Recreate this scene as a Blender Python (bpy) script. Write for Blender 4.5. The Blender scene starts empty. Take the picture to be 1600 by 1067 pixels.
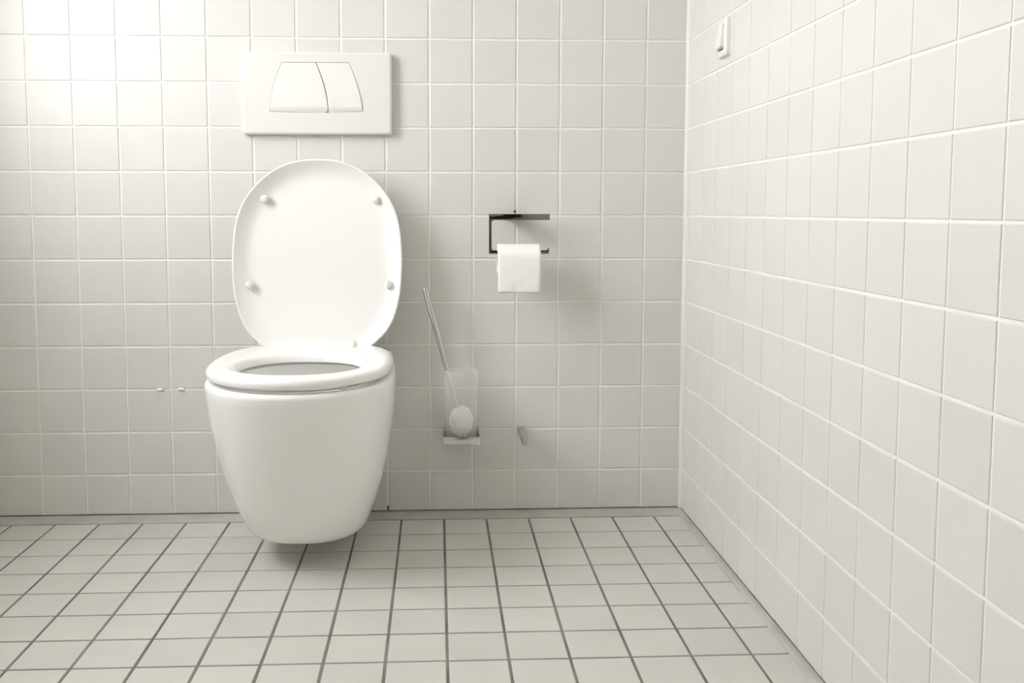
import bpy, bmesh, math, random
from mathutils import Vector, Matrix, Euler
random.seed(7)
S = bpy.context.scene
COL = S.collection

# ------------------------------------------------------------------ camera
FPX, PPX, PPY = 1467.44, 747.88, 453.89
cam_d = bpy.data.cameras.new('camera')
cam = bpy.data.objects.new('camera', cam_d); COL.objects.link(cam)
cam_d.sensor_fit = 'HORIZONTAL'; cam_d.sensor_width = 36.0
cam_d.lens = FPX / 1600 * 36
cam_d.shift_x = (800 - PPX) / 1600
cam_d.shift_y = -(533.5 - PPY) / 1600
cam_d.clip_start = 0.02
_r = Vector((0.9989893, -0.0449464, 0.0003941))
_u = Vector((0.0034162, 0.0846657, 0.9964036))
_f = Vector((0.0448181, 0.9953952, -0.0847336))
cam.matrix_world = Matrix(((_r.x, _u.x, -_f.x, -0.58189), (_r.y, _u.y, -_f.y, -2.17770),
                           (_r.z, _u.z, -_f.z, 0.71038), (0, 0, 0, 1)))
S.camera = cam

# ------------------------------------------------------------------ world: overcast sky over darker ground
W = bpy.data.worlds.new('overcast_sky'); S.world = W; W.use_nodes = True
wn, wl = W.node_tree.nodes, W.node_tree.links
wn.clear()
wo = wn.new('ShaderNodeOutputWorld'); wb = wn.new('ShaderNodeBackground')
wt = wn.new('ShaderNodeTexCoord'); ws = wn.new('ShaderNodeSeparateXYZ'); wr = wn.new('ShaderNodeValToRGB')
wr.color_ramp.elements[0].position = 0.47; wr.color_ramp.elements[0].color = (0.34, 0.335, 0.32, 1)
wr.color_ramp.elements[1].position = 0.53; wr.color_ramp.elements[1].color = (0.985, 0.99, 1.0, 1)
wm = wn.new('ShaderNodeMath'); wm.operation = 'MULTIPLY_ADD'; wm.inputs[1].default_value = 0.5; wm.inputs[2].default_value = 0.5
wl.new(wt.outputs['Generated'], ws.inputs[0]); wl.new(ws.outputs['Z'], wm.inputs[0])
wl.new(wm.outputs[0], wr.inputs[0]); wl.new(wr.outputs[0], wb.inputs['Color'])
SKY = 12.8
wb.inputs['Strength'].default_value = SKY
wl.new(wb.outputs[0], wo.inputs['Surface'])

# window opening in the left wall (room x from -1.60 to 0, back wall y = 0)
XL, YR, ZC = -1.74, -2.75, 2.45
WY0, WY1, WZ0, WZ1, WTH = -0.42, -1.22, 0.93, 2.20, 0.10
pl = bpy.data.lights.new('window_portal', 'AREA'); pl.shape = 'RECTANGLE'
pl.size = (WY0 - WY1); pl.size_y = (WZ1 - WZ0); pl.cycles.is_portal = True
po = bpy.data.objects.new('window_portal', pl); COL.objects.link(po)
po.location = (XL - WTH - 0.03, (WY0 + WY1) / 2, (WZ0 + WZ1) / 2)
po.rotation_euler = Vector((1, 0, 0)).to_track_quat('-Z', 'Z').to_euler()

vs = S.view_settings
S.display_settings.display_device = 'sRGB'
vs.view_transform = 'Standard'; vs.look = 'None'; vs.gamma = 1.0; vs.use_curve_mapping = False
vs.exposure = 0.26
S.cycles.diffuse_bounces = 7; S.cycles.max_bounces = 10; S.cycles.transmission_bounces = 10

# ------------------------------------------------------------------ materials
def mat(name, col, rough=0.5, metal=0.0, var=0.0, mottled=0.0, mscale=8.0, bump=0.0, bscale=60.0, ior=1.45, sub=0.0, mottle_col=None):
    m = bpy.data.materials.new(name); m.use_nodes = True
    nt = m.node_tree; n, l = nt.nodes, nt.links
    b = n['Principled BSDF']
    b.inputs['Base Color'].default_value = (*col, 1)
    b.inputs['Roughness'].default_value = rough; b.inputs['Metallic'].default_value = metal
    b.inputs['IOR'].default_value = ior
    if sub: b.inputs['Subsurface Weight'].default_value = sub; b.inputs['Subsurface Scale'].default_value = 0.01
    tc = n.new('ShaderNodeTexCoord')
    src = None
    if mottled:
        nz = n.new('ShaderNodeTexNoise'); nz.inputs['Scale'].default_value = mscale; nz.inputs['Detail'].default_value = 4
        oi = n.new('ShaderNodeObjectInfo'); ad = n.new('ShaderNodeVectorMath'); ad.operation = 'ADD'
        l.new(tc.outputs['Object'], ad.inputs[0]); l.new(oi.outputs['Location'], ad.inputs[1])
        l.new(ad.outputs[0], nz.inputs['Vector'])
        mx = n.new('ShaderNodeMix'); mx.data_type = 'RGBA'
        mc = mottle_col or tuple(c * (1 - mottled) for c in col)
        mx.inputs['A'].default_value = (*mc, 1); mx.inputs['B'].default_value = (*col, 1)
        rp = n.new('ShaderNodeMapRange'); rp.inputs['From Min'].default_value = 0.3; rp.inputs['From Max'].default_value = 0.62
        l.new(nz.outputs['Fac'], rp.inputs['Value']); l.new(rp.outputs[0], mx.inputs['Factor'])
        src = mx.outputs['Result']
    if var:
        oi = n.new('ShaderNodeObjectInfo'); hs = n.new('ShaderNodeHueSaturation')
        mr = n.new('ShaderNodeMapRange'); mr.inputs['To Min'].default_value = 1 - var; mr.inputs['To Max'].default_value = 1 + var
        l.new(oi.outputs['Random'], mr.inputs['Value']); l.new(mr.outputs[0], hs.inputs['Value'])
        hs.inputs['Color'].default_value = (*col, 1)
        if src: l.new(src, hs.inputs['Color'])
        src = hs.outputs[0]
    if src: l.new(src, b.inputs['Base Color'])
    if bump:
        nb = n.new('ShaderNodeTexNoise'); nb.inputs['Scale'].default_value = bscale; nb.inputs['Detail'].default_value = 3
        bp = n.new('ShaderNodeBump'); bp.inputs['Strength'].default_value = bump; bp.inputs['Distance'].default_value = 0.002
        l.new(tc.outputs['Object'], nb.inputs['Vector']); l.new(nb.outputs['Fac'], bp.inputs['Height'])
        l.new(bp.outputs[0], b.inputs['Normal'])
    return m

M = {}
M['wall_tile'] = mat('glazed_wall_tile', (0.72, 0.713, 0.685), 0.38, var=0.014, mottled=0.025, mscale=9, bump=0.04, bscale=16)
M['wall_grout'] = mat('white_grout', (0.88, 0.87, 0.82), 0.85, mottled=0.06, mscale=20, bump=0.3, bscale=300)
M['floor_tile'] = mat('matt_floor_tile', (0.63, 0.61, 0.575), 0.5, var=0.03, mottled=0.05, mscale=10, bump=0.06, bscale=120)
M['floor_grout'] = mat('dark_floor_grout', (0.25, 0.235, 0.21), 0.9, mottled=0.45, mscale=9, bump=0.4, bscale=300)
M['cove'] = mat('grey_sealant', (0.55, 0.535, 0.50), 0.6, mottled=0.18, mscale=11, bump=0.15, bscale=60)
M['foot_joint'] = mat('dark_foot_joint', (0.30, 0.285, 0.26), 0.9, mottled=0.45, mscale=14)  # dark mottled joint colour at the foot of the walls
M['silicone'] = mat('white_silicone', (0.76, 0.755, 0.73), 0.45)
M['ceramic'] = mat('white_sanitary_ceramic', (0.94, 0.935, 0.915), 0.12, ior=1.5)
M['plastic'] = mat('white_seat_plastic', (0.90, 0.897, 0.88), 0.22)
M['plate'] = mat('white_plate_plastic', (0.775, 0.77, 0.74), 0.25)
M['key'] = mat('white_key_plastic', (0.81, 0.805, 0.785), 0.25)
M['gap'] = mat('gap_shade', (0.05, 0.048, 0.045), 0.8)  # near-black colour standing in for shade inside gaps
M['chrome'] = mat('polished_chrome', (0.62, 0.615, 0.60), 0.07, metal=1.0)
M['dark_reflect'] = mat('dark_reflection_chrome', (0.20, 0.195, 0.18), 0.08, metal=1.0)  # dark reflection of the room put into the base colour
M['satin'] = mat('satin_steel', (0.66, 0.655, 0.635), 0.22, metal=1.0)
M['brushed'] = mat('brushed_steel', (0.56, 0.555, 0.53), 0.42, metal=1.0)
M['paper'] = mat('tissue_paper', (0.95, 0.945, 0.93), 0.95, bump=0.25, bscale=140)
M['card'] = mat('roll_cardboard', (0.72, 0.69, 0.63), 0.9)
M['bristle'] = mat('white_bristles', (0.96, 0.96, 0.95), 0.8)
M['rubber'] = mat('clear_white_bumper', (0.82, 0.815, 0.79), 0.3)
M['plaster'] = mat('white_plaster', (0.78, 0.77, 0.73), 0.9, mottled=0.03, mscale=3)
M['door'] = mat('dark_door', (0.035, 0.03, 0.027), 0.5)
M['frame'] = mat('window_frame_white', (0.80, 0.79, 0.76), 0.4)
M['fleck'] = mat('white_filler', (0.9, 0.89, 0.86), 0.8)
M['crack'] = mat('chipped_hole', (0.04, 0.037, 0.03), 0.95)

def opal():  # emissive material of the added fill lamp
    m = bpy.data.materials.new('fill_lamp_glow'); m.use_nodes = True
    b = m.node_tree.nodes['Principled BSDF']; b.inputs['Base Color'].default_value = (0.85, 0.84, 0.8, 1)
    b.inputs['Emission Color'].default_value = (1.0, 0.97, 0.92, 1); b.inputs['Emission Strength'].default_value = 14.0
    return m
M['opal'] = opal()
def glass_thin():
    m = bpy.data.materials.new('window_glass'); m.use_nodes = True
    n, l = m.node_tree.nodes, m.node_tree.links; n.clear()
    o = n.new('ShaderNodeOutputMaterial'); mx = n.new('ShaderNodeMixShader')
    t = n.new('ShaderNodeBsdfTransparent'); g = n.new('ShaderNodeBsdfGlossy'); g.inputs['Roughness'].default_value = 0.02
    mx.inputs[0].default_value = 0.06
    l.new(t.outputs[0], mx.inputs[1]); l.new(g.outputs[0], mx.inputs[2]); l.new(mx.outputs[0], o.inputs[0])
    return m
M['glass'] = glass_thin()
def frosted():
    m = bpy.data.materials.new('frosted_glass'); m.use_nodes = True
    n, l = m.node_tree.nodes, m.node_tree.links; n.clear()
    o = n.new('ShaderNodeOutputMaterial')
    tl = n.new('ShaderNodeBsdfTranslucent'); tl.inputs['Color'].default_value = (0.97, 0.97, 0.96, 1)
    df = n.new('ShaderNodeBsdfDiffuse'); df.inputs['Color'].default_value = (0.97, 0.97, 0.96, 1)
    tr = n.new('ShaderNodeBsdfTransparent')
    a = n.new('ShaderNodeMixShader'); a.inputs[0].default_value = 0.21
    b = n.new('ShaderNodeMixShader'); b.inputs[0].default_value = 0.5
    l.new(tl.outputs[0], b.inputs[1]); l.new(df.outputs[0], b.inputs[2])
    l.new(tr.outputs[0], a.inputs[1]); l.new(b.outputs[0], a.inputs[2]); l.new(a.outputs[0], o.inputs[0])
    return m
M['frosted'] = frosted()

# ------------------------------------------------------------------ helpers
def obj(name, me, m, parent=None, loc=None, rot=None, smooth=None):
    if isinstance(me, bmesh.types.BMesh):
        bm = me; me = bpy.data.meshes.new(name); bmesh.ops.recalc_face_normals(bm, faces=bm.faces[:]); bm.to_mesh(me); bm.free()
    if m is not None and not me.materials: me.materials.append(M[m])
    o = bpy.data.objects.new(name, me); COL.objects.link(o)
    if loc is not None: o.location = loc
    if rot is not None: o.rotation_euler = rot
    if parent: o.parent = parent
    if smooth is not None:
        for p in me.polygons: p.use_smooth = True
        if smooth < 179: me.set_sharp_from_angle(angle=math.radians(smooth))
    return o
def tag(o, label=None, cat=None, group=None, kind=None):
    if label: o['label'] = label
    if cat: o['category'] = cat
    if group: o['group'] = group
    if kind: o['kind'] = kind
    return o
def empty(name, loc, label, cat, group=None):
    o = bpy.data.objects.new(name, None); COL.objects.link(o); o.location = loc; o.empty_display_size = 0.05
    return tag(o, label, cat, group)
def add_box(bm, a, b):
    x0, x1 = sorted((a[0], b[0])); y0, y1 = sorted((a[1], b[1])); z0, z1 = sorted((a[2], b[2]))
    v = [bm.verts.new(p) for p in ((x0,y0,z0),(x1,y0,z0),(x1,y1,z0),(x0,y1,z0),(x0,y0,z1),(x1,y0,z1),(x1,y1,z1),(x0,y1,z1))]
    fs = [bm.faces.new([v[i] for i in q]) for q in ((0,3,2,1),(4,5,6,7),(0,1,5,4),(1,2,6,5),(2,3,7,6),(3,0,4,7))]
    return v, fs
def box(a, b, bev=0.0, seg=2):
    bm = bmesh.new(); add_box(bm, a, b)
    if bev: bmesh.ops.bevel(bm, geom=bm.edges[:], offset=bev, segments=seg, profile=0.5, affect='EDGES')
    return bm
def loft(bm, loops, cap0=False, cap1=False, closed=True):
    rows = [[bm.verts.new(p) for p in lp] for lp in loops]
    n = len(rows[0])
    for a, b in zip(rows, rows[1:]):
        for i in range(n if closed else n - 1):
            j = (i + 1) % n
            bm.faces.new((a[i], a[j], b[j], b[i]))
    if cap0: bm.faces.new(rows[0][::-1])
    if cap1: bm.faces.new(rows[-1])
    return rows
def tube(path, rad, n=16, caps=True):
    bm = bmesh.new(); loops = []
    pts = [Vector(p) for p in path]
    rads = rad if isinstance(rad, (list, tuple)) else [rad] * len(pts)
    up = None
    for i, p in enumerate(pts):
        t = (pts[min(i + 1, len(pts) - 1)] - pts[max(i - 1, 0)]).normalized()
        if up is None: up = Vector((0, 0, 1)) if abs(t.z) < 0.9 else Vector((0, 1, 0))
        s = t.cross(up).normalized(); w = s.cross(t)
        loops.append([p + rads[i] * (math.cos(2*math.pi*k/n) * s + math.sin(2*math.pi*k/n) * w) for k in range(n)])
    loft(bm, loops, caps, caps)
    return bm
def lathe(profile, n=32, cap0=False, cap1=False, c=(0, 0)):
    bm = bmesh.new()
    loft(bm, [[(c[0] + r*math.cos(2*math.pi*k/n), c[1] + r*math.sin(2*math.pi*k/n), z) for k in range(n)] for r, z in profile], cap0, cap1)
    return bm
def catmull(xs, ys, x):
    # monotone-ish smooth interpolation of table xs->ys
    if x <= xs[0]: return ys[0]
    if x >= xs[-1]: return ys[-1]
    for i in range(len(xs) - 1):
        if xs[i] <= x <= xs[i + 1]: break
    h = xs[i + 1] - xs[i]; t = (x - xs[i]) / h
    def sl(k):
        if k == 0: return (ys[1] - ys[0]) / (xs[1] - xs[0])
        if k == len(xs) - 1: return (ys[-1] - ys[-2]) / (xs[-1] - xs[-2])
        d0 = (ys[k] - ys[k-1]) / (xs[k] - xs[k-1]); d1 = (ys[k+1] - ys[k]) / (xs[k+1] - xs[k])
        return 0 if d0 * d1 <= 0 else 2 * d0 * d1 / (d0 + d1)
    m0, m1 = sl(i) * h, sl(i + 1) * h
    return ((2*t**3 - 3*t*t + 1) * ys[i] + (t**3 - 2*t*t + t) * m0 + (-2*t**3 + 3*t*t) * ys[i+1] + (t**3 - t*t) * m1)

# ------------------------------------------------------------------ the room shell
G = 0.0017            # grout lies this far behind the tile faces
JOINT = 0.0035
def tile_bm(w, h, th=0.006, bev=0.0018, bm=None, off=Matrix.Identity(4)):
    """tile centred on the origin, face at z = 0, rounded front edges"""
    bm = bm or bmesh.new()
    def ring(d, z): return [off @ Vector(p) for p in ((-w/2+d, -h/2+d, z), (w/2-d, -h/2+d, z), (w/2-d, h/2-d, z), (-w/2+d, h/2-d, z))]
    c45 = bev * 0.293
    rows = loft(bm, [ring(0, -th), ring(0, -bev), ring(c45, -c45), ring(bev, 0)], False, True)
    return bm
_tc = {}
def tile(parent, w, h, loc, rot, m, jit=0.0):
    key = (round(w, 4), round(h, 4), m)
    if key not in _tc:
        me = bpy.data.meshes.new('tile'); b = tile_bm(w, h); b.normal_update(); b.to_mesh(me); b.free(); me.materials.append(M[m]); _tc[key] = me
    o = bpy.data.objects.new('tile', _tc[key]); COL.objects.link(o); o.parent = parent
    o.location = loc
    R = Euler(rot).to_matrix() @ Euler((random.gauss(0, jit), random.gauss(0, jit), 0)).to_matrix()
    o.rotation_euler = R.to_euler()
    return o

# wall joints, measured from the photograph: rows every 100 mm, columns every 100 mm
ZJ = [0.0020] + [0.0975 + 0.10018 * k for k in range(24)]
XJ = [0.0] + [-(0.0972 + 0.1 * k) for k in range(24)]
YJ = [0.0, -0.0301] + [-(0.1304 + 0.1003 * k) for k in range(29)]
ZJ = [z for z in ZJ if z < ZC - 0.02] + [ZC]
XJ = [x for x in XJ if x > XL + 0.02] + [XL]
RB = (math.pi/2, 0, 0)                      # tile face towards -y
RR = (math.pi/2, 0, -math.pi/2)             # tile face towards -x

wall_back = obj('wall_back', box((XL - 0.1, G, -0.05), (0.1, 0.12, ZC + 0.05)), 'wall_grout'); tag(wall_back, kind='structure')
wall_right = obj('wall_right', box((G, G, -0.05), (0.12, YR - 0.1, ZC + 0.05)), 'wall_grout'); tag(wall_right, kind='structure')
fb, fr = bmesh.new(), bmesh.new()
def m4(loc, rot): return Matrix.Translation(loc) @ Euler(rot).to_matrix().to_4x4()
for i in range(len(XJ) - 1):
    for k in range(len(ZJ) - 1):
        w, h = XJ[i] - XJ[i+1] - JOINT, ZJ[k+1] - ZJ[k] - JOINT
        loc = ((XJ[i] + XJ[i+1]) / 2, 0, (ZJ[k] + ZJ[k+1]) / 2)
        if k < 12 and i < 16: tile(wall_back, w, h, loc, RB, 'wall_tile', 0.0022)
        else: tile_bm(w, h, bm=fb, off=m4(loc, RB))
o = obj('tile_field', fb, 'wall_tile', wall_back); o['kind'] = 'stuff'
for i in range(len(YJ) - 1):
    for k in range(len(ZJ) - 1):
        w, h = YJ[i] - YJ[i+1] - JOINT, ZJ[k+1] - ZJ[k] - JOINT
        loc = (0, (YJ[i] + YJ[i+1]) / 2, (ZJ[k] + ZJ[k+1]) / 2)
        if k < 12 and i < 14: tile(wall_right, w, h, loc, RR, 'wall_tile', 0.0022)
        else: tile_bm(w, h, bm=fr, off=m4(loc, RR))
o = obj('tile_field', fr, 'wall_tile', wall_right); o['kind'] = 'stuff'

floor = obj('floor', box((XL - 0.1, 0.1, -0.10), (0.1, YR - 0.1, -G)), 'floor_grout'); tag(floor, kind='structure')
FX = [-0.0135] + [-(0.0769 + 0.0979 * k) for k in range(24)]
FX = [x for x in FX if x > XL + 0.02] + [XL + 0.013]
FY = [-0.0579 - 0.0979 * k for k in range(30)]
ff = bmesh.new()
for i in range(len(FX) - 1):
    for k in range(len(FY) - 1):
        jw = 0.0046
        w, h = FX[i] - FX[i+1] - jw, FY[k] - FY[k+1] - jw
        loc = ((FX[i] + FX[i+1]) / 2, (FY[k] + FY[k+1]) / 2, 0)
        if k < 10 and i < 17: tile(floor, w, h, loc, (0, 0, 0), 'floor_tile', 0.0016)
        else: tile_bm(w, h, bm=ff, off=m4(loc, (0, 0, 0)))
o = obj('tile_field', ff, 'floor_tile', floor); o['kind'] = 'stuff'

def strip(name, pts, axis, a, b, m):
    """profile pts (d, z) swept along x or y"""
    bm = bmesh.new(); n = 40; loops = []
    for i in range(n + 1):
        s = a + (b - a) * i / n
        j = 0.0007 * math.sin(i * 1.7) + 0.0006 * math.sin(i * 0.63 + 1)
        loops.append([((s, -(d + (j if q else 0)), z) if axis == 'x' else (-(d + (j if q else 0)), s, z)) for q, (d, z) in enumerate(pts)])
    loft(bm, loops, False, False, closed=False)
    o = obj(name, bm, m, smooth=60); tag(o, kind='structure'); return o
strip('trim_1', [(-0.0015, 0.0006), (0.004, 0.0010), (0.020, 0.0010), (0.046, 0.0008), (0.0535, 0.0004), (0.0545, -0.002)], 'x', XL, 0.0, 'cove')
strip('trim_2', [(-0.0015, 0.0008), (0.003, 0.0012), (0.009, 0.0010), (0.0145, 0.0006), (0.0160, -0.002)], 'y', 0.0, YR, 'cove')
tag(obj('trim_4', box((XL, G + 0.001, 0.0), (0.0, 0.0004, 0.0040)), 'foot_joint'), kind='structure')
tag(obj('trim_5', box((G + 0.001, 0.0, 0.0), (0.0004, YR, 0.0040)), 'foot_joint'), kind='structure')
bm = bmesh.new(); loops = []
for i in range(41):
    z = 0.002 + (ZC - 0.004) * i / 40; j = 0.0005 * math.sin(i * 1.3)
    loops.append([(-0.0055 + j, 0.0, z), (-0.0030, -0.0022, z), (-0.0016, -0.0040, z), (0.0, -0.0075 + j, z)])
loft(bm, loops, closed=False)
tag(obj('trim_3', bm, 'silicone', smooth=179), kind='structure')

# left wall with the daylight window, rear wall with a dark door, ceiling
bm = bmesh.new()
xa, xb = XL - WTH, XL
add_box(bm, (xa, 0.1, -0.05), (xb, YR - 0.1, WZ0)); add_box(bm, (xa, 0.1, WZ1), (xb, YR - 0.1, ZC + 0.05))
add_box(bm, (xa, 0.1, WZ0), (xb, WY0, WZ1)); add_box(bm, (xa, WY1, WZ0), (xb, YR - 0.1, WZ1))
for v in bm.verts:
    if abs(v.co.x - xb) < 1e-6: v.co.x -= G
wall_left = obj('wall_left', bm, 'wall_grout'); tag(wall_left, kind='structure')
fl_ = bmesh.new()
yj = sorted([y for y in YJ if min(abs(y - WY0), abs(y - WY1)) > 0.012] + [WY0, WY1], reverse=True)
zj = sorted([z for z in ZJ if min(abs(z - WZ0), abs(z - WZ1)) > 0.012] + [WZ0, WZ1])
for i in range(len(yj) - 1):
    for k in range(len(zj) - 1):
        yc, zc = (yj[i] + yj[i+1]) / 2, (zj[k] + zj[k+1]) / 2
        if WY1 < yc < WY0 and WZ0 < zc < WZ1: continue
        tile_bm(yj[i] - yj[i+1] - JOINT, zj[k+1] - zj[k] - JOINT, bm=fl_, off=m4((XL, yc, zc), (math.pi/2, 0, math.pi/2)))
o = obj('tile_field', fl_, 'wall_tile', wall_left); o['kind'] = 'stuff'
bm = bmesh.new(); fw = 0.05
for a, b in (((WY0, WZ0), (WY1, WZ0 + fw)), ((WY0, WZ1 - fw), (WY1, WZ1)), ((WY0, WZ0 + fw), (WY0 - fw, WZ1 - fw)), ((WY1 + fw, WZ0 + fw), (WY1, WZ1 - fw))):
    add_box(bm, (xa + 0.005, a[0], a[1]), (xa + 0.055, b[0], b[1]))
win = obj('window_1', bm, 'frame'); tag(win, kind='structure')
obj('pane', box((xa + 0.028, WY0 - fw, WZ0 + fw), (xa + 0.030, WY1 + fw, WZ1 - fw)), 'glass', win)
tag(obj('ceiling', box((XL - 0.2, 0.1, ZC), (0.1, YR - 0.1, ZC + 0.1)), 'plaster'), kind='structure')
bm = bmesh.new()
DX0, DX1, DZ = -0.80, -0.06, 2.05
add_box(bm, (XL - 0.2, YR, -0.05), (DX0, YR - 0.12, ZC)); add_box(bm, (DX1, YR, -0.05), (0.1, YR - 0.12, ZC)); add_box(bm, (DX0, YR, DZ), (DX1, YR - 0.12, ZC))
tag(obj('wall_rear', bm, 'plaster'), kind='structure')
door = obj('door_1', box((DX0 + 0.004, YR - 0.03, 0.006), (DX1 - 0.004, YR - 0.07, DZ - 0.004), 0.003), 'door'); tag(door, kind='structure')
obj('handle', tube([(DX0 + 0.08, YR - 0.03, 1.02), (DX0 + 0.08, YR + 0.03, 1.02), (DX0 + 0.20, YR + 0.03, 1.02)], 0.008), 'satin', door, smooth=50)

# unseen opal lamp on the ceiling, added as fill light
lamp = empty('fill_lamp', (-1.30, -2.0, ZC), 'added round opal fill lamp on the ceiling, out of view', 'fill lamp')
obj('fill_lamp_ring', lathe([(0.16, 0.0), (0.16, -0.02), (0.15, -0.025), (0.001, -0.025)], 32, True, True), 'frame', lamp, smooth=40)
obj('fill_lamp_dome', lathe([(0.15, -0.0255), (0.148, -0.05), (0.13, -0.08), (0.09, -0.10), (0.04, -0.108), (0.002, -0.11)], 32, True, True), 'opal', lamp, smooth=179)
# little flaws of the back wall
def blob(name, c, r, m, parent, seed):
    rnd = random.Random(seed); bm = bmesh.new(); bmesh.ops.create_icosphere(bm, subdivisions=2, radius=1.0)
    for v in bm.verts:
        k = 1 + rnd.uniform(-0.25, 0.25); v.co = Vector((v.co.x * r[0] * k, v.co.y * r[1], v.co.z * r[2] * k))
    return obj(name, bm, m, parent, loc=c, smooth=179)
blob('filler_fleck', (-1.222, -0.0010, 0.2975), (0.0095, 0.0030, 0.0036), 'fleck', wall_back, 1)
blob('filler_fleck', (-1.174, -0.0010, 0.2975), (0.0085, 0.0030, 0.0038), 'fleck', wall_back, 2)
blob('grout_hole', (-0.4003, 0.0004, 0.7085), (0.0022, 0.0012, 0.0035), 'crack', wall_back, 3)
blob('grout_hole', (-0.6985, 0.0008, 0.0095), (0.0020, 0.0008, 0.0065), 'crack', wall_back, 4)
blob('grout_hole', (-0.0990, 0.0, 0.1245), (0.0010, 0.0005, 0.0010), 'crack', wall_back, 5)

# ------------------------------------------------------------------ toilet
TX = -0.850
toilet = empty('toilet', (TX, 0, 0), 'white wall-hung ceramic toilet with its lid raised', 'toilet')
NB = 96
def outline(w, F, ym, wb, nexp=2.35, back=0.0):
    """closed horizontal section: front half superellipse, sides running to the wall"""
    pts = []
    for i in range(121):
        a = -math.pi/2 + math.pi * i / 120
        pts.append((w * math.copysign(abs(math.sin(a)) ** (2/nexp), math.sin(a)), -(ym + (F - ym) * abs(math.cos(a)) ** (2/nexp))))
    for i in range(1, 30):
        t = i / 30; pts.append((w + (wb - w) * t * t * (3 - 2*t), -(ym + (back - ym) * t)))
    for i in range(30):
        t = i / 30; pts.append((wb - 2 * wb * t, -back))
    for i in range(30):
        t = 1 - i / 30; pts.append((-(w + (wb - w) * t * t * (3 - 2*t)), -(ym + (back - ym) * t)))
    return pts
def polar(pts, c, n=NB):
    """resample a star-shaped outline at n equal angles round c"""
    res = []
    P = [(math.atan2(y - c[1], x - c[0]), x - c[0], y - c[1]) for x, y in pts]
    for k in range(n):
        a = -math.pi + 2 * math.pi * (k + 0.5) / n; d = (math.cos(a), math.sin(a)); best = None
        for (a0, x0, y0), (a1, x1, y1) in zip(P, P[1:] + P[:1]):
            den = d[0] * (y1 - y0) - d[1] * (x1 - x0)
            if abs(den) < 1e-12: continue
            t = (x0 * (y1 - y0) - y0 * (x1 - x0)) / den; s = (x0 * d[1] - y0 * d[0]) / den
            if t > 0 and -1e-9 <= s <= 1 + 1e-9 and (best is None or t > best): best = t
        res.append((c[0] + d[0] * best, c[1] + d[1] * best))
    return res
RIM = 0.386
#         z      w      F      ym     wb
BZ = [0.046, 0.050, 0.062, 0.086, 0.122, 0.170, 0.230, 0.300, 0.350, 0.376]
BW = [0.090, 0.109, 0.121, 0.1305, 0.1425, 0.156, 0.1685, 0.1785, 0.1825, 0.184]
BF = [0.305, 0.343, 0.376, 0.403, 0.430, 0.456, 0.482, 0.508, 0.524, 0.532]
BY = [0.20, 0.21, 0.22, 0.23, 0.24, 0.25, 0.265, 0.28, 0.29, 0.295]
BB = [0.075, 0.090, 0.104, 0.116, 0.128, 0.138, 0.149, 0.160, 0.165, 0.168]
bm = bmesh.new(); loops = []
CB = (0, -0.22)
zs = [0.046, 0.0470, 0.0485, 0.051, 0.055, 0.062, 0.073, 0.087] + [0.105 + 0.015 * i for i in range(19)]
for z in zs:
    f = [catmull(BZ, T, z) for T in (BW, BF, BY, BB)]
    loops.append([(x, y, z) for x, y in polar(outline(*f), CB)])
top = polar(outline(0.184, 0.532, 0.295, 0.168), CB)
def sc(lp, d):
    out = []
    for x, y in lp:
        v = Vector((x - CB[0], y - CB[1])); L = v.length; v *= (L - d) / L; out.append((CB[0] + v.x, min(CB[1] + v.y, 0.0)))
    return out
for d, z in ((0.0008, 0.3805), (0.003, 0.3838), (0.0065, 0.3856), (0.011, RIM)):
    loops.append([(x, (y if y < -0.012 else 0.0), z) for x, y in sc(top, d)])
def ell(w, y0, y1, nexp=2.3):
    yc, h = -(y0 + y1) / 2, (y1 - y0) / 2; pts = []
    for i in range(160):
        a = 2 * math.pi * i / 160
        pts.append((w * math.copysign(abs(math.cos(a)) ** (2/nexp), math.cos(a)), yc + h * math.copysign(abs(math.sin(a)) ** (2/nexp), math.sin(a))))
    return pts
for w, y0, y1, z in ((0.140, 0.165, 0.485, RIM), (0.133, 0.172, 0.478, RIM - 0.004), (0.131, 0.174, 0.476, RIM - 0.03),
                     (0.138, 0.168, 0.480, RIM - 0.045), (0.125, 0.18, 0.465, 0.29), (0.100, 0.19, 0.43, 0.22), (0.070, 0.20, 0.37, 0.17), (0.05, 0.205, 0.33, 0.15)):
    c = (0, -0.29)
    loops.append([(x, y, z) for x, y in polar(ell(w, y0, y1), (0, -0.22 if z > 0.3 else -0.25))])
loft(bm, loops, True, True)
obj('bowl', bm, 'ceramic', toilet, smooth=50)

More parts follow.
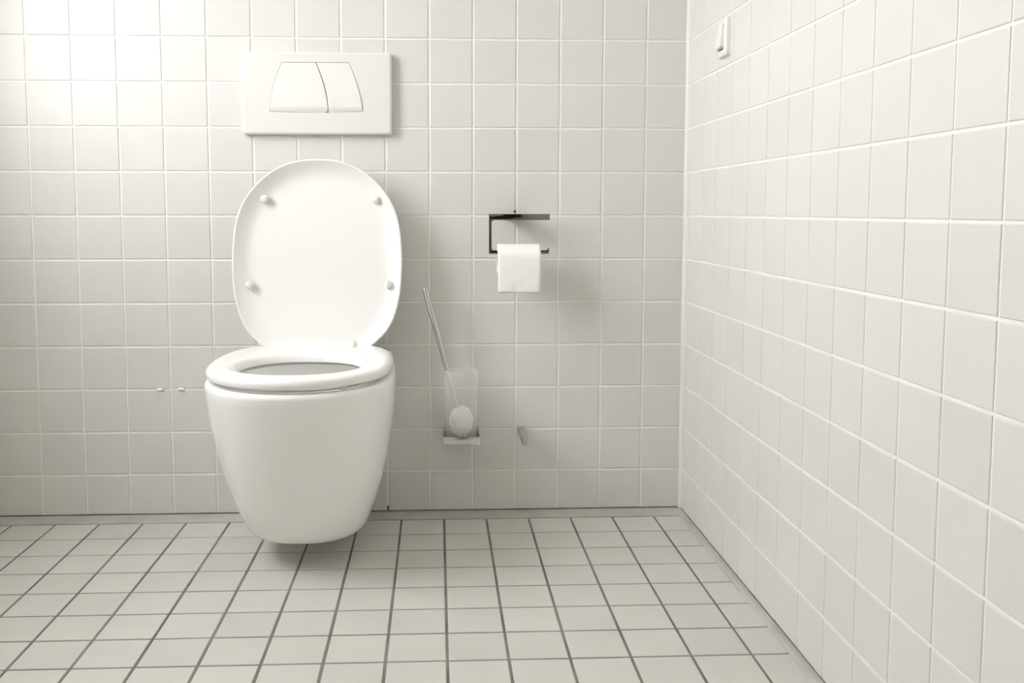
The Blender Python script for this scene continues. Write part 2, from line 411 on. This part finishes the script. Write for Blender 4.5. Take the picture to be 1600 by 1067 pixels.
# seat and lid share an egg-shaped outline (half width against length from the hinge)
LT = [-0.030, -0.012, 0.0, 0.0186, 0.0444, 0.0874, 0.136, 0.189, 0.238, 0.2865, 0.3266, 0.3625, 0.391, 0.404, 0.4083]
LW = [0.090, 0.115, 0.129, 0.149, 0.166, 0.1805, 0.186, 0.1877, 0.185, 0.1777, 0.1576, 0.126, 0.0888, 0.0545, 0.0]
def egg(k=1.0, ky=1.0):
    # dense smooth closed outline in (u, t); interpolated by arc through the table
    pts = []
    # parametrise by angle round (0, .19) so that the tip stays round
    raw = [(w, t) for t, w in zip(LT, LW)]
    full = raw + [(-w, t) for w, t in raw[::-1] if w > 0]
    n = len(full); dense = []
    for i in range(n):
        p0, p1, p2, p3 = (full[(i - 1) % n], full[i], full[(i + 1) % n], full[(i + 2) % n])
        flat = (i == n - 1)
        for q in range(8):
            s = q / 8
            if flat: dense.append((p1[0] + (p2[0] - p1[0]) * s, p1[1] + (p2[1] - p1[1]) * s)); continue
            if i == 0: p0 = (2*p1[0] - p2[0], 2*p1[1] - p2[1])
            if i == n - 2: p3 = (2*p2[0] - p1[0], 2*p2[1] - p1[1])
            dense.append(tuple(0.5 * (2*p1[c] + (p2[c]-p0[c])*s + (2*p0[c]-5*p1[c]+4*p2[c]-p3[c])*s*s + (3*p1[c]-p0[c]-3*p2[c]+p3[c])*s**3) for c in (0, 1)))
    return [(x * k, t * ky) for x, t in dense]
def inset(lp, d, c):
    out = []
    for x, y in lp:
        v = Vector((x - c[0], y - c[1])); L = v.length; v *= max(L - d, 0.001) / L; out.append((c[0] + v.x, c[1] + v.y))
    return out
SY0 = 0.100                                   # hinge line distance from the wall
# ---- seat: a broad ring with a chamfered hole
SZ0, SZ1 = 0.3945, 0.4135
cs = (0, -(SY0 + 0.20))
def smooth_loop(lp, c, passes, cond):
    n = len(lp); r = [math.hypot(x - c[0], y - c[1]) for x, y in lp]
    for _ in range(passes):
        r = [(r[i-1] + 2 * r[i] + r[(i+1) % n]) / 4 if cond(lp[i]) else r[i] for i in range(n)]
    return [(c[0] + (x - c[0]) * q / math.hypot(x - c[0], y - c[1]), c[1] + (y - c[1]) * q / math.hypot(x - c[0], y - c[1])) for (x, y), q in zip(lp, r)]
eg = [(x * 0.948, -(SY0 + max(t, -0.004) * 1.055)) for x, t in egg()]
so = smooth_loop(polar(eg, cs), cs, 10, lambda p: p[1] < -0.16)
hole_t = polar(ell(0.133, 0.205, 0.478, 2.2), cs); hole_b = polar(ell(0.121, 0.216, 0.463, 2.2), cs)
bm = bmesh.new(); L = []
def lv(lp, z): return [(x, y, z) for x, y in lp]
L.append(lv(hole_b, SZ0)); 
L.append(lv(hole_b, SZ0 + 0.004)); L.append(lv(inset(hole_t, 0.009, cs), SZ1 - 0.007)); L.append(lv(inset(hole_t, 0.003, cs), SZ1 - 0.0022)); L.append(lv(inset(hole_t, -0.004, cs), SZ1 - 0.0003))
L.append(lv(inset(hole_t, -0.010, cs), SZ1)); L.append(lv(inset(so, 0.014, cs), SZ1)); L.append(lv(inset(so, 0.008, cs), SZ1 - 0.0006)); L.append(lv(inset(so, 0.0035, cs), SZ1 - 0.0025))
L.append(lv(inset(so, 0.001, cs), SZ1 - 0.006)); L.append(lv(so, SZ1 - 0.010)); L.append(lv(inset(so, 0.0006, cs), SZ0 + 0.003)); L.append(lv(inset(so, 0.002, cs), SZ0 + 0.0006)); L.append(lv(inset(so, 0.005, cs), SZ0))
L.append(L[0])
loft(bm, L); bmesh.ops.remove_doubles(bm, verts=bm.verts[:], dist=1e-6)
seat = obj('seat', bm, 'plastic', toilet, smooth=60)
bm = bmesh.new(); hl = []
for x, k in ((-0.0795, 0.6), (-0.0775, 0.95), (-0.074, 1.0), (0.082, 1.0), (0.0855, 0.95), (0.0875, 0.6)):
    hl.append([(x, -(SY0 - 0.014), SZ0 + 0.003), (x, -(SY0 - 0.014), SZ1 + 0.007 * k), (x, -(SY0 - 0.008), SZ1 + 0.0095 * k), (x, -(SY0 + 0.002), SZ1 + 0.0096 * k),
               (x, -(SY0 + 0.018), SZ1 + 0.0070 * k), (x, -(SY0 + 0.036), SZ1 + 0.0028 * k), (x, -(SY0 + 0.056), SZ1 + 0.0002), (x, -(SY0 + 0.056), SZ0 + 0.003)])
loft(bm, hl, True, True)
obj('hinge_block', bm, 'plastic', seat, smooth=50)
for x, y in ((-0.150, -0.418), (0.098, -0.487)):
    b = lathe([(0.0055, -0.0052), (0.0066, -0.0038), (0.0066, 0.0006), (0.004, 0.002)], 14, True, True)
    obj('bumper', b, 'rubber', seat, loc=(x, y, SZ0 - 0.0008), smooth=50)
# ---- lid: dished shell standing almost upright against the wall
LEAN = math.radians(6.0)
lid_m = Matrix.Translation((0.0045, -0.098, 0.418)) @ Matrix.Rotation(math.pi/2 - LEAN - math.pi/2, 4, 'X')
# local frame: x across, z up along the lid, -y towards the room
cl = (0, 0.19)
lo = smooth_loop(polar(egg(0.992), cl), cl, 10, lambda p: p[1] > 0.06)
bm = bmesh.new(); L = []
def ll(lp, y): return [(x, y, t) for x, t in lp]
for d, y in ((0.16, 0.0215), (0.06, 0.0210), (0.022, 0.0175), (0.007, 0.0105), (0.001, 0.0030), (0.0, -0.003), (0.0008, -0.0052), (0.0022, -0.0062), (0.0042, -0.0058), (0.0058, -0.0042),
             (0.014, 0.0025), (0.024, 0.0090), (0.032, 0.0125), (0.040, 0.0145), (0.052, 0.0155), (0.16, 0.0160)):
    L.append(ll(inset(lo, d, cl), y))
loft(bm, L, True, True)
lid = obj('lid', bm, 'plastic', toilet, smooth=70); lid.matrix_local = lid_m
for x, t, y in ((-0.1180, 0.3205, 0.0095), (0.1290, 0.3195, 0.0095), (-0.1505, 0.1295, 0.0075), (0.1560, 0.1295, 0.0075)):
    b = lathe([(0.0095, 0.0), (0.0090, 0.0040), (0.0085, 0.0088), (0.0066, 0.0110), (0.003, 0.0120)], 16, False, True)
    obj('bumper', b, 'rubber', lid, loc=(x, y + 0.001, t), rot=(math.pi/2, 0, 0), smooth=50)
for s, ln in ((-1, 0.020), (1, 0.044)):
    b = lathe([(0.0070, 0.0), (0.0070, ln), (0.0060, ln + 0.001)], 16, True, True)
    obj('hinge', b, 'chrome', toilet, loc=(s * 0.112 + 0.0045, -0.082, RIM + 0.0095), rot=(0, s * math.pi/2, 0), smooth=40)

# ------------------------------------------------------------------ flush plate
FPXc, FZ0, FZ1, FD = -0.8495, 0.8815, 1.0655, 0.0175
fp = empty('flush_plate', (FPXc, 0, FZ0), 'white dual flush plate on the wall above the toilet', 'flush plate')
def rrect(w, z0, z1, r, n=6):
    pts = []
    for cx, cz, a0 in ((w - r, z0 + r, -90), (w - r, z1 - r, 0), (-w + r, z1 - r, 90), (-w + r, z0 + r, 180)):
        for i in range(n + 1):
            a = math.radians(a0 + 90 * i / n); pts.append((cx + r * math.cos(a), cz + r * math.sin(a)))
    return pts
H = FZ1 - FZ0
def curve_pts(p, q, bulge, n=10):
    return [(p[0] + (q[0] - p[0]) * i / n + bulge * 4 * (i/n) * (1 - i/n), p[1] + (q[1] - p[1]) * i / n) for i in range(n + 1)]
def soften(pts, r=0.0022):
    """round the four marked corners a little by dropping in a short chamfer"""
    out = []
    n = len(pts)
    for i in range(n):
        a, b, c = Vector(pts[i - 1]), Vector(pts[i]), Vector(pts[(i + 1) % n])
        d0, d1 = (a - b), (c - b)
        if d0.length > 1e-9 and d1.length > 1e-9 and d0.angle(d1) < math.radians(150):
            p, q = b + d0.normalized() * min(r, d0.length * 0.45), b + d1.normalized() * min(r, d1.length * 0.45)
            for k in range(5):
                s = k / 4; out.append(tuple((1-s)**2 * p + 2*s*(1-s) * b + s*s * q))
        else: out.append(tuple(b))
    return out
tz, bz = 1.0425 - FZ0, 0.9325 - FZ0
TLc, TRc, BLc, BRc = (-0.9272 - FPXc, tz), (-0.7773 - FPXc, tz), (-0.9562 - FPXc, bz), (-0.7468 - FPXc, bz + 0.001)
DT, DB = (-0.8516 - FPXc, tz), (-0.8245 - FPXc, bz)
def botcurve(p, q, s0=0.0, s1=1.0, n=12, sag=0.0025):
    out = []
    for i in range(n + 1):
        s = s0 + (s1 - s0) * i / n
        out.append((p[0] + (q[0]-p[0]) * i / n, p[1] + (q[1]-p[1]) * i / n - sag * 4 * s * (1 - s)))
    return out
sB = (DB[0] - BLc[0]) / (BRc[0] - BLc[0])
well = soften(curve_pts(TLc, BLc, -0.0065)[:-1] + botcurve(BLc, BRc)[:-1] + curve_pts(BRc, TRc, 0.0055)[:-1] + [TRc, DT])
bm = bmesh.new()
def fpl(lp, y): return [(x, -y, z) for x, z in lp]
def shr(lp, d): return inset(lp, d, (0, H / 2))
w2 = 0.1685
outer = [fpl(rrect(w2, 0, H, 0.007), 0.0), fpl(rrect(w2, 0, H, 0.007), FD - 0.006), fpl(rrect(w2 - 0.0008, 0.0008, H - 0.0008, 0.007), FD - 0.003),
         fpl(rrect(w2 - 0.0025, 0.0025, H - 0.0025, 0.0065), FD - 0.0009), fpl(rrect(w2 - 0.005, 0.005, H - 0.005, 0.006), FD)]
rows = loft(bm, outer, True, False)
wv = [bm.verts.new((x, -FD, z)) for x, z in well]; wd = [bm.verts.new((x, -(FD - 0.004), z)) for x, z in well]
n = len(wv)
for i in range(n): bm.faces.new((wv[i], wv[(i+1) % n], wd[(i+1) % n], wd[i]))
bm.faces.new(wd)
e_out = [bm.edges.get((rows[-1][i], rows[-1][(i+1) % len(rows[-1])])) for i in range(len(rows[-1]))]
e_in = [bm.edges.get((wv[i], wv[(i+1) % n])) for i in range(n)]
bmesh.ops.triangle_fill(bm, edges=e_out + e_in, use_beauty=True)
plate = obj('plate', bm, 'plate', fp, smooth=60)
for p in plate.data.polygons:
    if p.normal.y < -0.999: p.use_smooth = False
def button(pl, name='button'):
    """thin key with a gently bulging face that rolls under at its foot"""
    bm = bmesh.new()
    cx = sum(p[0] for p in pl) / len(pl); cz = sum(p[1] for p in pl) / len(pl)
    zmin, zmax = min(p[1] for p in pl), max(p[1] for p in pl)
    g = 0.0009
    def yy(z):
        s = (zmax - z) / (zmax - zmin)
        return FD + 0.0002 + 0.0030 * s - (0.0052 * ((s - 0.90) / 0.10) if s > 0.90 else 0)
    loops = []
    for d, dep in ((g, 'b'), (g, 0.0008), (g + 0.0006, 0.0001)):
        lp = inset(pl, d, (cx, cz))
        loops.append([(x, -(FD - 0.0035) if dep == 'b' else -(yy(z) - dep), z) for x, z in lp])
    base = inset(pl, g + 0.0006, (cx, cz))
    for k in (0.97, 0.93, 0.88, 0.8, 0.65, 0.45, 0.2):
        lp = [(cx + (x - cx) * k, cz + (z - cz) * k) for x, z in base]
        loops.append([(x, -yy(z), z) for x, z in lp])
    loft(bm, loops, True, True)
    return obj(name, bm, 'key', fp, smooth=40)
def dens(a, b, n=14): return [(a[0] + (b[0]-a[0]) * i / n, a[1] + (b[1]-a[1]) * i / n) for i in range(n)]
b1 = soften(curve_pts(TLc, BLc, -0.0065, 24)[:-1] + botcurve(BLc, DB, 0, sB)[:-1] + curve_pts(DB, DT, 0.006, 24)[:-1] + dens(DT, TLc))
b2 = soften(curve_pts(DT, DB, 0.006, 24)[:-1] + botcurve(DB, BRc, sB, 1)[:-1] + curve_pts(BRc, TRc, 0.0055, 24)[:-1] + dens(TRc, DT))
o = button(b1); o['label'] = 'larger left flush key'
o = button(b2); o['label'] = 'smaller right flush key'
obj('key_gap_shade', (lambda: (lambda b: (b.faces.new([b.verts.new((x, -(FD - 0.0038), z)) for x, z in inset(well, 0.0002, (0, (tz + bz) / 2))]), b)[1])(bmesh.new()))(), 'gap', fp)  # dark sheet painting the shade in the gaps round the keys

# ------------------------------------------------------------------ toilet roll holder and roll
HY = 0.067
rh = empty('toilet_roll_holder', (-0.395, 0, 0.655), 'chrome bracket toilet roll holder on the wall right of the toilet', 'roll holder')
def rel(p, o): return (p[0] - o[0], p[1] - o[1], p[2] - o[2])
x0, x1, zt0, zt1, zb0, zb1 = -0.4636 + 0.395, -0.3264 + 0.395, 0.6893 - 0.655, 0.7030 - 0.655, 0.6133 - 0.655, 0.6212 - 0.655
# open loop outline with rounded inside corners and the turned-up tip
def arc(cx, cz, r, a0, a1, n=6): return [(cx + r * math.cos(math.radians(a0 + (a1 - a0) * i / n)), cz + r * math.sin(math.radians(a0 + (a1 - a0) * i / n))) for i in range(n + 1)]
xi = x0 + 0.0062; rr = 0.006
ol = [(x0, zt1), (x0, zb0), (x1 - 0.0015, zb0), (x1 - 0.0012, zb1 + 0.0065), (x1 - 0.0058, zb1)] + arc(xi + rr, zb1 + rr, rr, 270, 180) + arc(xi + rr, zt0 - rr, rr, 180, 90) + [(x1, zt0), (x1, zt1)]
bm = bmesh.new(); th = 0.009
a = [bm.verts.new((x, -HY, z)) for x, z in ol]; b = [bm.verts.new((x, -HY + th, z)) for x, z in ol]
bm.faces.new(a); bm.faces.new(b[::-1])
for i in range(len(ol)): bm.faces.new((a[i], a[(i+1) % len(ol)], b[(i+1) % len(ol)], b[i]))
bmesh.ops.recalc_face_normals(bm, faces=bm.faces[:])
bmesh.ops.bevel(bm, geom=[e for e in bm.edges if len(e.link_faces) == 2 and e.calc_face_angle() > 1.0], offset=0.0009, segments=2, profile=0.5, affect='EDGES')
obj('arm', bm, 'dark_reflect', rh, smooth=35)
obj('mounting_block', box((-0.030, 0.0, zt0 + 0.0015), (0.022, -HY + th - 0.0003, zt1 - 0.0015), 0.001), 'dark_reflect', rh, smooth=35)

RX, RZ, RC, RR_ = -0.3968, 0.6022, 0.0205, 0.0325
roll = empty('toilet_paper_roll', (RX, -0.062, RZ), 'white toilet paper roll with a loose end hanging from the chrome holder', 'toilet paper')
hw = 0.048
def ring_x(r, x, n=40): return [(x, r * math.cos(2*math.pi*k/n), r * math.sin(2*math.pi*k/n)) for k in range(n)]
bm = bmesh.new(); loft(bm, [ring_x(RC, -hw), ring_x(RR_ - 0.0008, -hw), ring_x(RR_, -hw + 0.001), ring_x(RR_, hw - 0.001), ring_x(RR_ - 0.0008, hw), ring_x(RC, hw), ring_x(RC, -hw)]); bmesh.ops.remove_doubles(bm, verts=bm.verts[:], dist=1e-6)
obj('paper_winding', bm, 'paper', roll, smooth=50)
bm = bmesh.new(); loft(bm, [ring_x(RC - 0.0012, -hw + 0.0004), ring_x(RC - 0.0001, -hw + 0.0004), ring_x(RC - 0.0001, hw - 0.0004), ring_x(RC - 0.0012, hw - 0.0004), ring_x(RC - 0.0012, -hw + 0.0004)]); bmesh.ops.remove_doubles(bm, verts=bm.verts[:], dist=1e-6)
obj('cardboard_core', bm, 'card', roll, smooth=50)
# hanging sheet: over the front of the roll, then down
path = []
for i in range(13):
    a = math.radians(90 + 90 * i / 12); path.append(((RR_ + 0.0009) * math.cos(a), (RR_ + 0.0009) * math.sin(a)))
for i in range(1, 15):
    s = i / 14; path.append((-(RR_ + 0.0009) + 0.004 * s * s, -0.0755 * s))
bm = bmesh.new(); nx = 16; grid = []
for j, (y, z) in enumerate(path):
    row = []
    for i in range(nx + 1):
        x = -hw + 2 * hw * i / nx; k = max(0, (j - 12)) / 14
        row.append((x * (1 - 0.004 * k), y + k * 0.0009 * math.sin(i * 0.7 + j * 0.9) + 0.0006 * k * math.sin(i * 2.1), z))
    grid.append(row)
loft(bm, grid, closed=False)
o = obj('hanging_sheet', bm, 'paper', roll, smooth=179)
md = o.modifiers.new('thickness', 'SOLIDIFY'); md.thickness = 0.0007; md.offset = 0.0

# ------------------------------------------------------------------ toilet brush, frosted tumbler and its bracket
GX, GY = -0.5262, -0.056
TZ0, TZ1 = 0.1835, 0.2030
br = empty('tumbler_bracket', (GX, 0, TZ0), 'square chrome wall bracket holding the frosted toilet brush tumbler', 'wall bracket')
hwx = 0.0425; yb = -0.1005; t = 0.0035
obj('side_bar', box((-hwx, -0.0005, 0), (-hwx + t, yb + t, TZ1 - TZ0), 0.0006), 'chrome', br, smooth=35)
obj('side_bar', box((hwx - t, -0.0005, 0), (hwx, yb + t, TZ1 - TZ0), 0.0006), 'chrome', br, smooth=35)
obj('front_bar', box((-hwx, yb + t, 0.0), (hwx, yb, TZ1 - TZ0 - 0.0006), 0.0008), 'satin', br, smooth=35)
obj('base_plate', box((-hwx + t, -0.0005, 0.0), (hwx - t, yb + t, 0.003), 0.0), 'chrome', br)
gz = TZ0 + 0.0034
tb = obj('brush_tumbler', lathe([(0.001, 0.0), (0.0335, 0.0), (0.0355, 0.002), (0.0360, 0.006), (0.0385, 0.160), (0.0380, 0.1612), (0.0370, 0.1606), (0.0342, 0.008), (0.031, 0.0055), (0.001, 0.005)], 48, True, True), 'frosted', None, loc=(GX, GY, gz), smooth=50)
tag(tb, 'frosted glass tumbler standing in the chrome bracket right of the toilet', 'tumbler')
bh = empty('toilet_brush', (GX, GY, gz + 0.006), 'toilet brush with a slanted chrome handle and white bristles in the frosted tumbler', 'toilet brush')
oB = Vector((GX, GY, gz + 0.006))
hA, hB = Vector((-0.6075, -0.072, 0.536)), Vector((-0.5345, -0.057, 0.262))
dv = (hA - hB)
ps = [hB - oB, hB + dv * 0.5 - oB, hB + dv * 0.985 - oB, hB + dv * 0.993 - oB, hA - oB]
obj('handle', tube(ps, [0.0062, 0.0066, 0.0068, 0.0068, 0.0058], 18), 'satin', bh, smooth=40)
bm = bmesh.new(); rnd = random.Random(3); hc = Vector((0.0, 0.0, 0.037))
bmesh.ops.create_icosphere(bm, subdivisions=2, radius=0.0235, matrix=Matrix.Translation(hc) @ Matrix.Diagonal((1, 1, 1.28, 1)))
for i in range(620):
    z = 1 - 2 * (i + 0.5) / 620; ph = i * 2.39996
    d = Vector((math.sqrt(1 - z*z) * math.cos(ph), math.sqrt(1 - z*z) * math.sin(ph), z))
    d = (d + Vector((rnd.gauss(0, .08), rnd.gauss(0, .08), rnd.gauss(0, .08)))).normalized()
    k = rnd.uniform(0.92, 1.02); e = hc + Vector((d.x * 0.0285, d.y * 0.0285, d.z * 0.036)) * k; s0 = hc + d * 0.020
    sd = d.cross(Vector((0.3, 0.2, 1))).normalized(); up = sd.cross(d)
    vs_ = [bm.verts.new(s0 + 0.0012 * q) for q in (sd, up * 0.87 - sd * 0.5, -up * 0.87 - sd * 0.5)] + [bm.verts.new(e + 0.0016 * q) for q in (sd, up * 0.87 - sd * 0.5, -up * 0.87 - sd * 0.5)]
    for q in range(3): bm.faces.new((vs_[q], vs_[(q+1) % 3], vs_[3 + (q+1) % 3], vs_[3 + q]))
    bm.faces.new(vs_[3:])
obj('bristles', bm, 'bristle', bh)['kind'] = 'stuff'

# ------------------------------------------------------------------ square peg on the wall
bm = bmesh.new()
def rc(hx, z0, z1, y): return [(-hx, y, z0), (hx, y, z0), (hx, y, z1), (-hx, y, z1)]
loft(bm, [rc(0.0068, -0.0098, 0.0098, 0.0), rc(0.0066, -0.0098, 0.0098, -0.05), rc(0.0063, -0.0100, 0.0098, -0.106)], True, True)
bmesh.ops.bevel(bm, geom=[e for e in bm.edges], offset=0.0006, segments=2, profile=0.5, affect='EDGES')
tag(obj('wall_peg', bm, 'brushed', None, loc=(-0.383, 0, 0.193), smooth=35), 'small square steel peg sticking out of the wall right of the toilet brush', 'wall peg')

# ------------------------------------------------------------------ light switch on the right wall
sw = empty('light_switch', (0, -0.2815, 1.018), 'white rocker light switch high on the right wall', 'light switch')
def rr_yz(hy, z0, z1, r, x): return [(x, y, z) for y, z in rrect(hy, z0, z1, r)]
bm = bmesh.new(); SH = 0.076
loft(bm, [rr_yz(0.0315, 0, SH, 0.008, 0.0), rr_yz(0.0315, 0, SH, 0.008, -0.007), rr_yz(0.0308, 0.0007, SH - 0.0007, 0.0075, -0.009), rr_yz(0.029, 0.0025, SH - 0.0025, 0.007, -0.0102),
          rr_yz(0.0180, 0.0122, SH - 0.0122, 0.004, -0.0102), rr_yz(0.0180, 0.0122, SH - 0.0122, 0.004, -0.006)], True, True)
obj('frame', bm, 'key', sw, smooth=40)
obj('recess_shade', box((-0.0066, -0.0176, 0.0126), (-0.0058, 0.0176, SH - 0.0126)), 'gap', sw)  # dark sheet painting shade into the well round the rocker
bm = bmesh.new(); RH = SH - 0.026
def rk(hy, d, x): return [(x + 0.007 * (z - 0.013) / RH, y, z) for (_, y, z) in rr_yz(hy, 0.0155 + d, SH - 0.013 - d, 0.004, 0)]
loft(bm, [rr_yz(0.0172, 0.0155, SH - 0.013, 0.004, -0.0062), rk(0.0172, 0, -0.0185), rk(0.0160, 0.0012, -0.0200)], True, True)
obj('rocker', bm, 'key', sw, smooth=40)
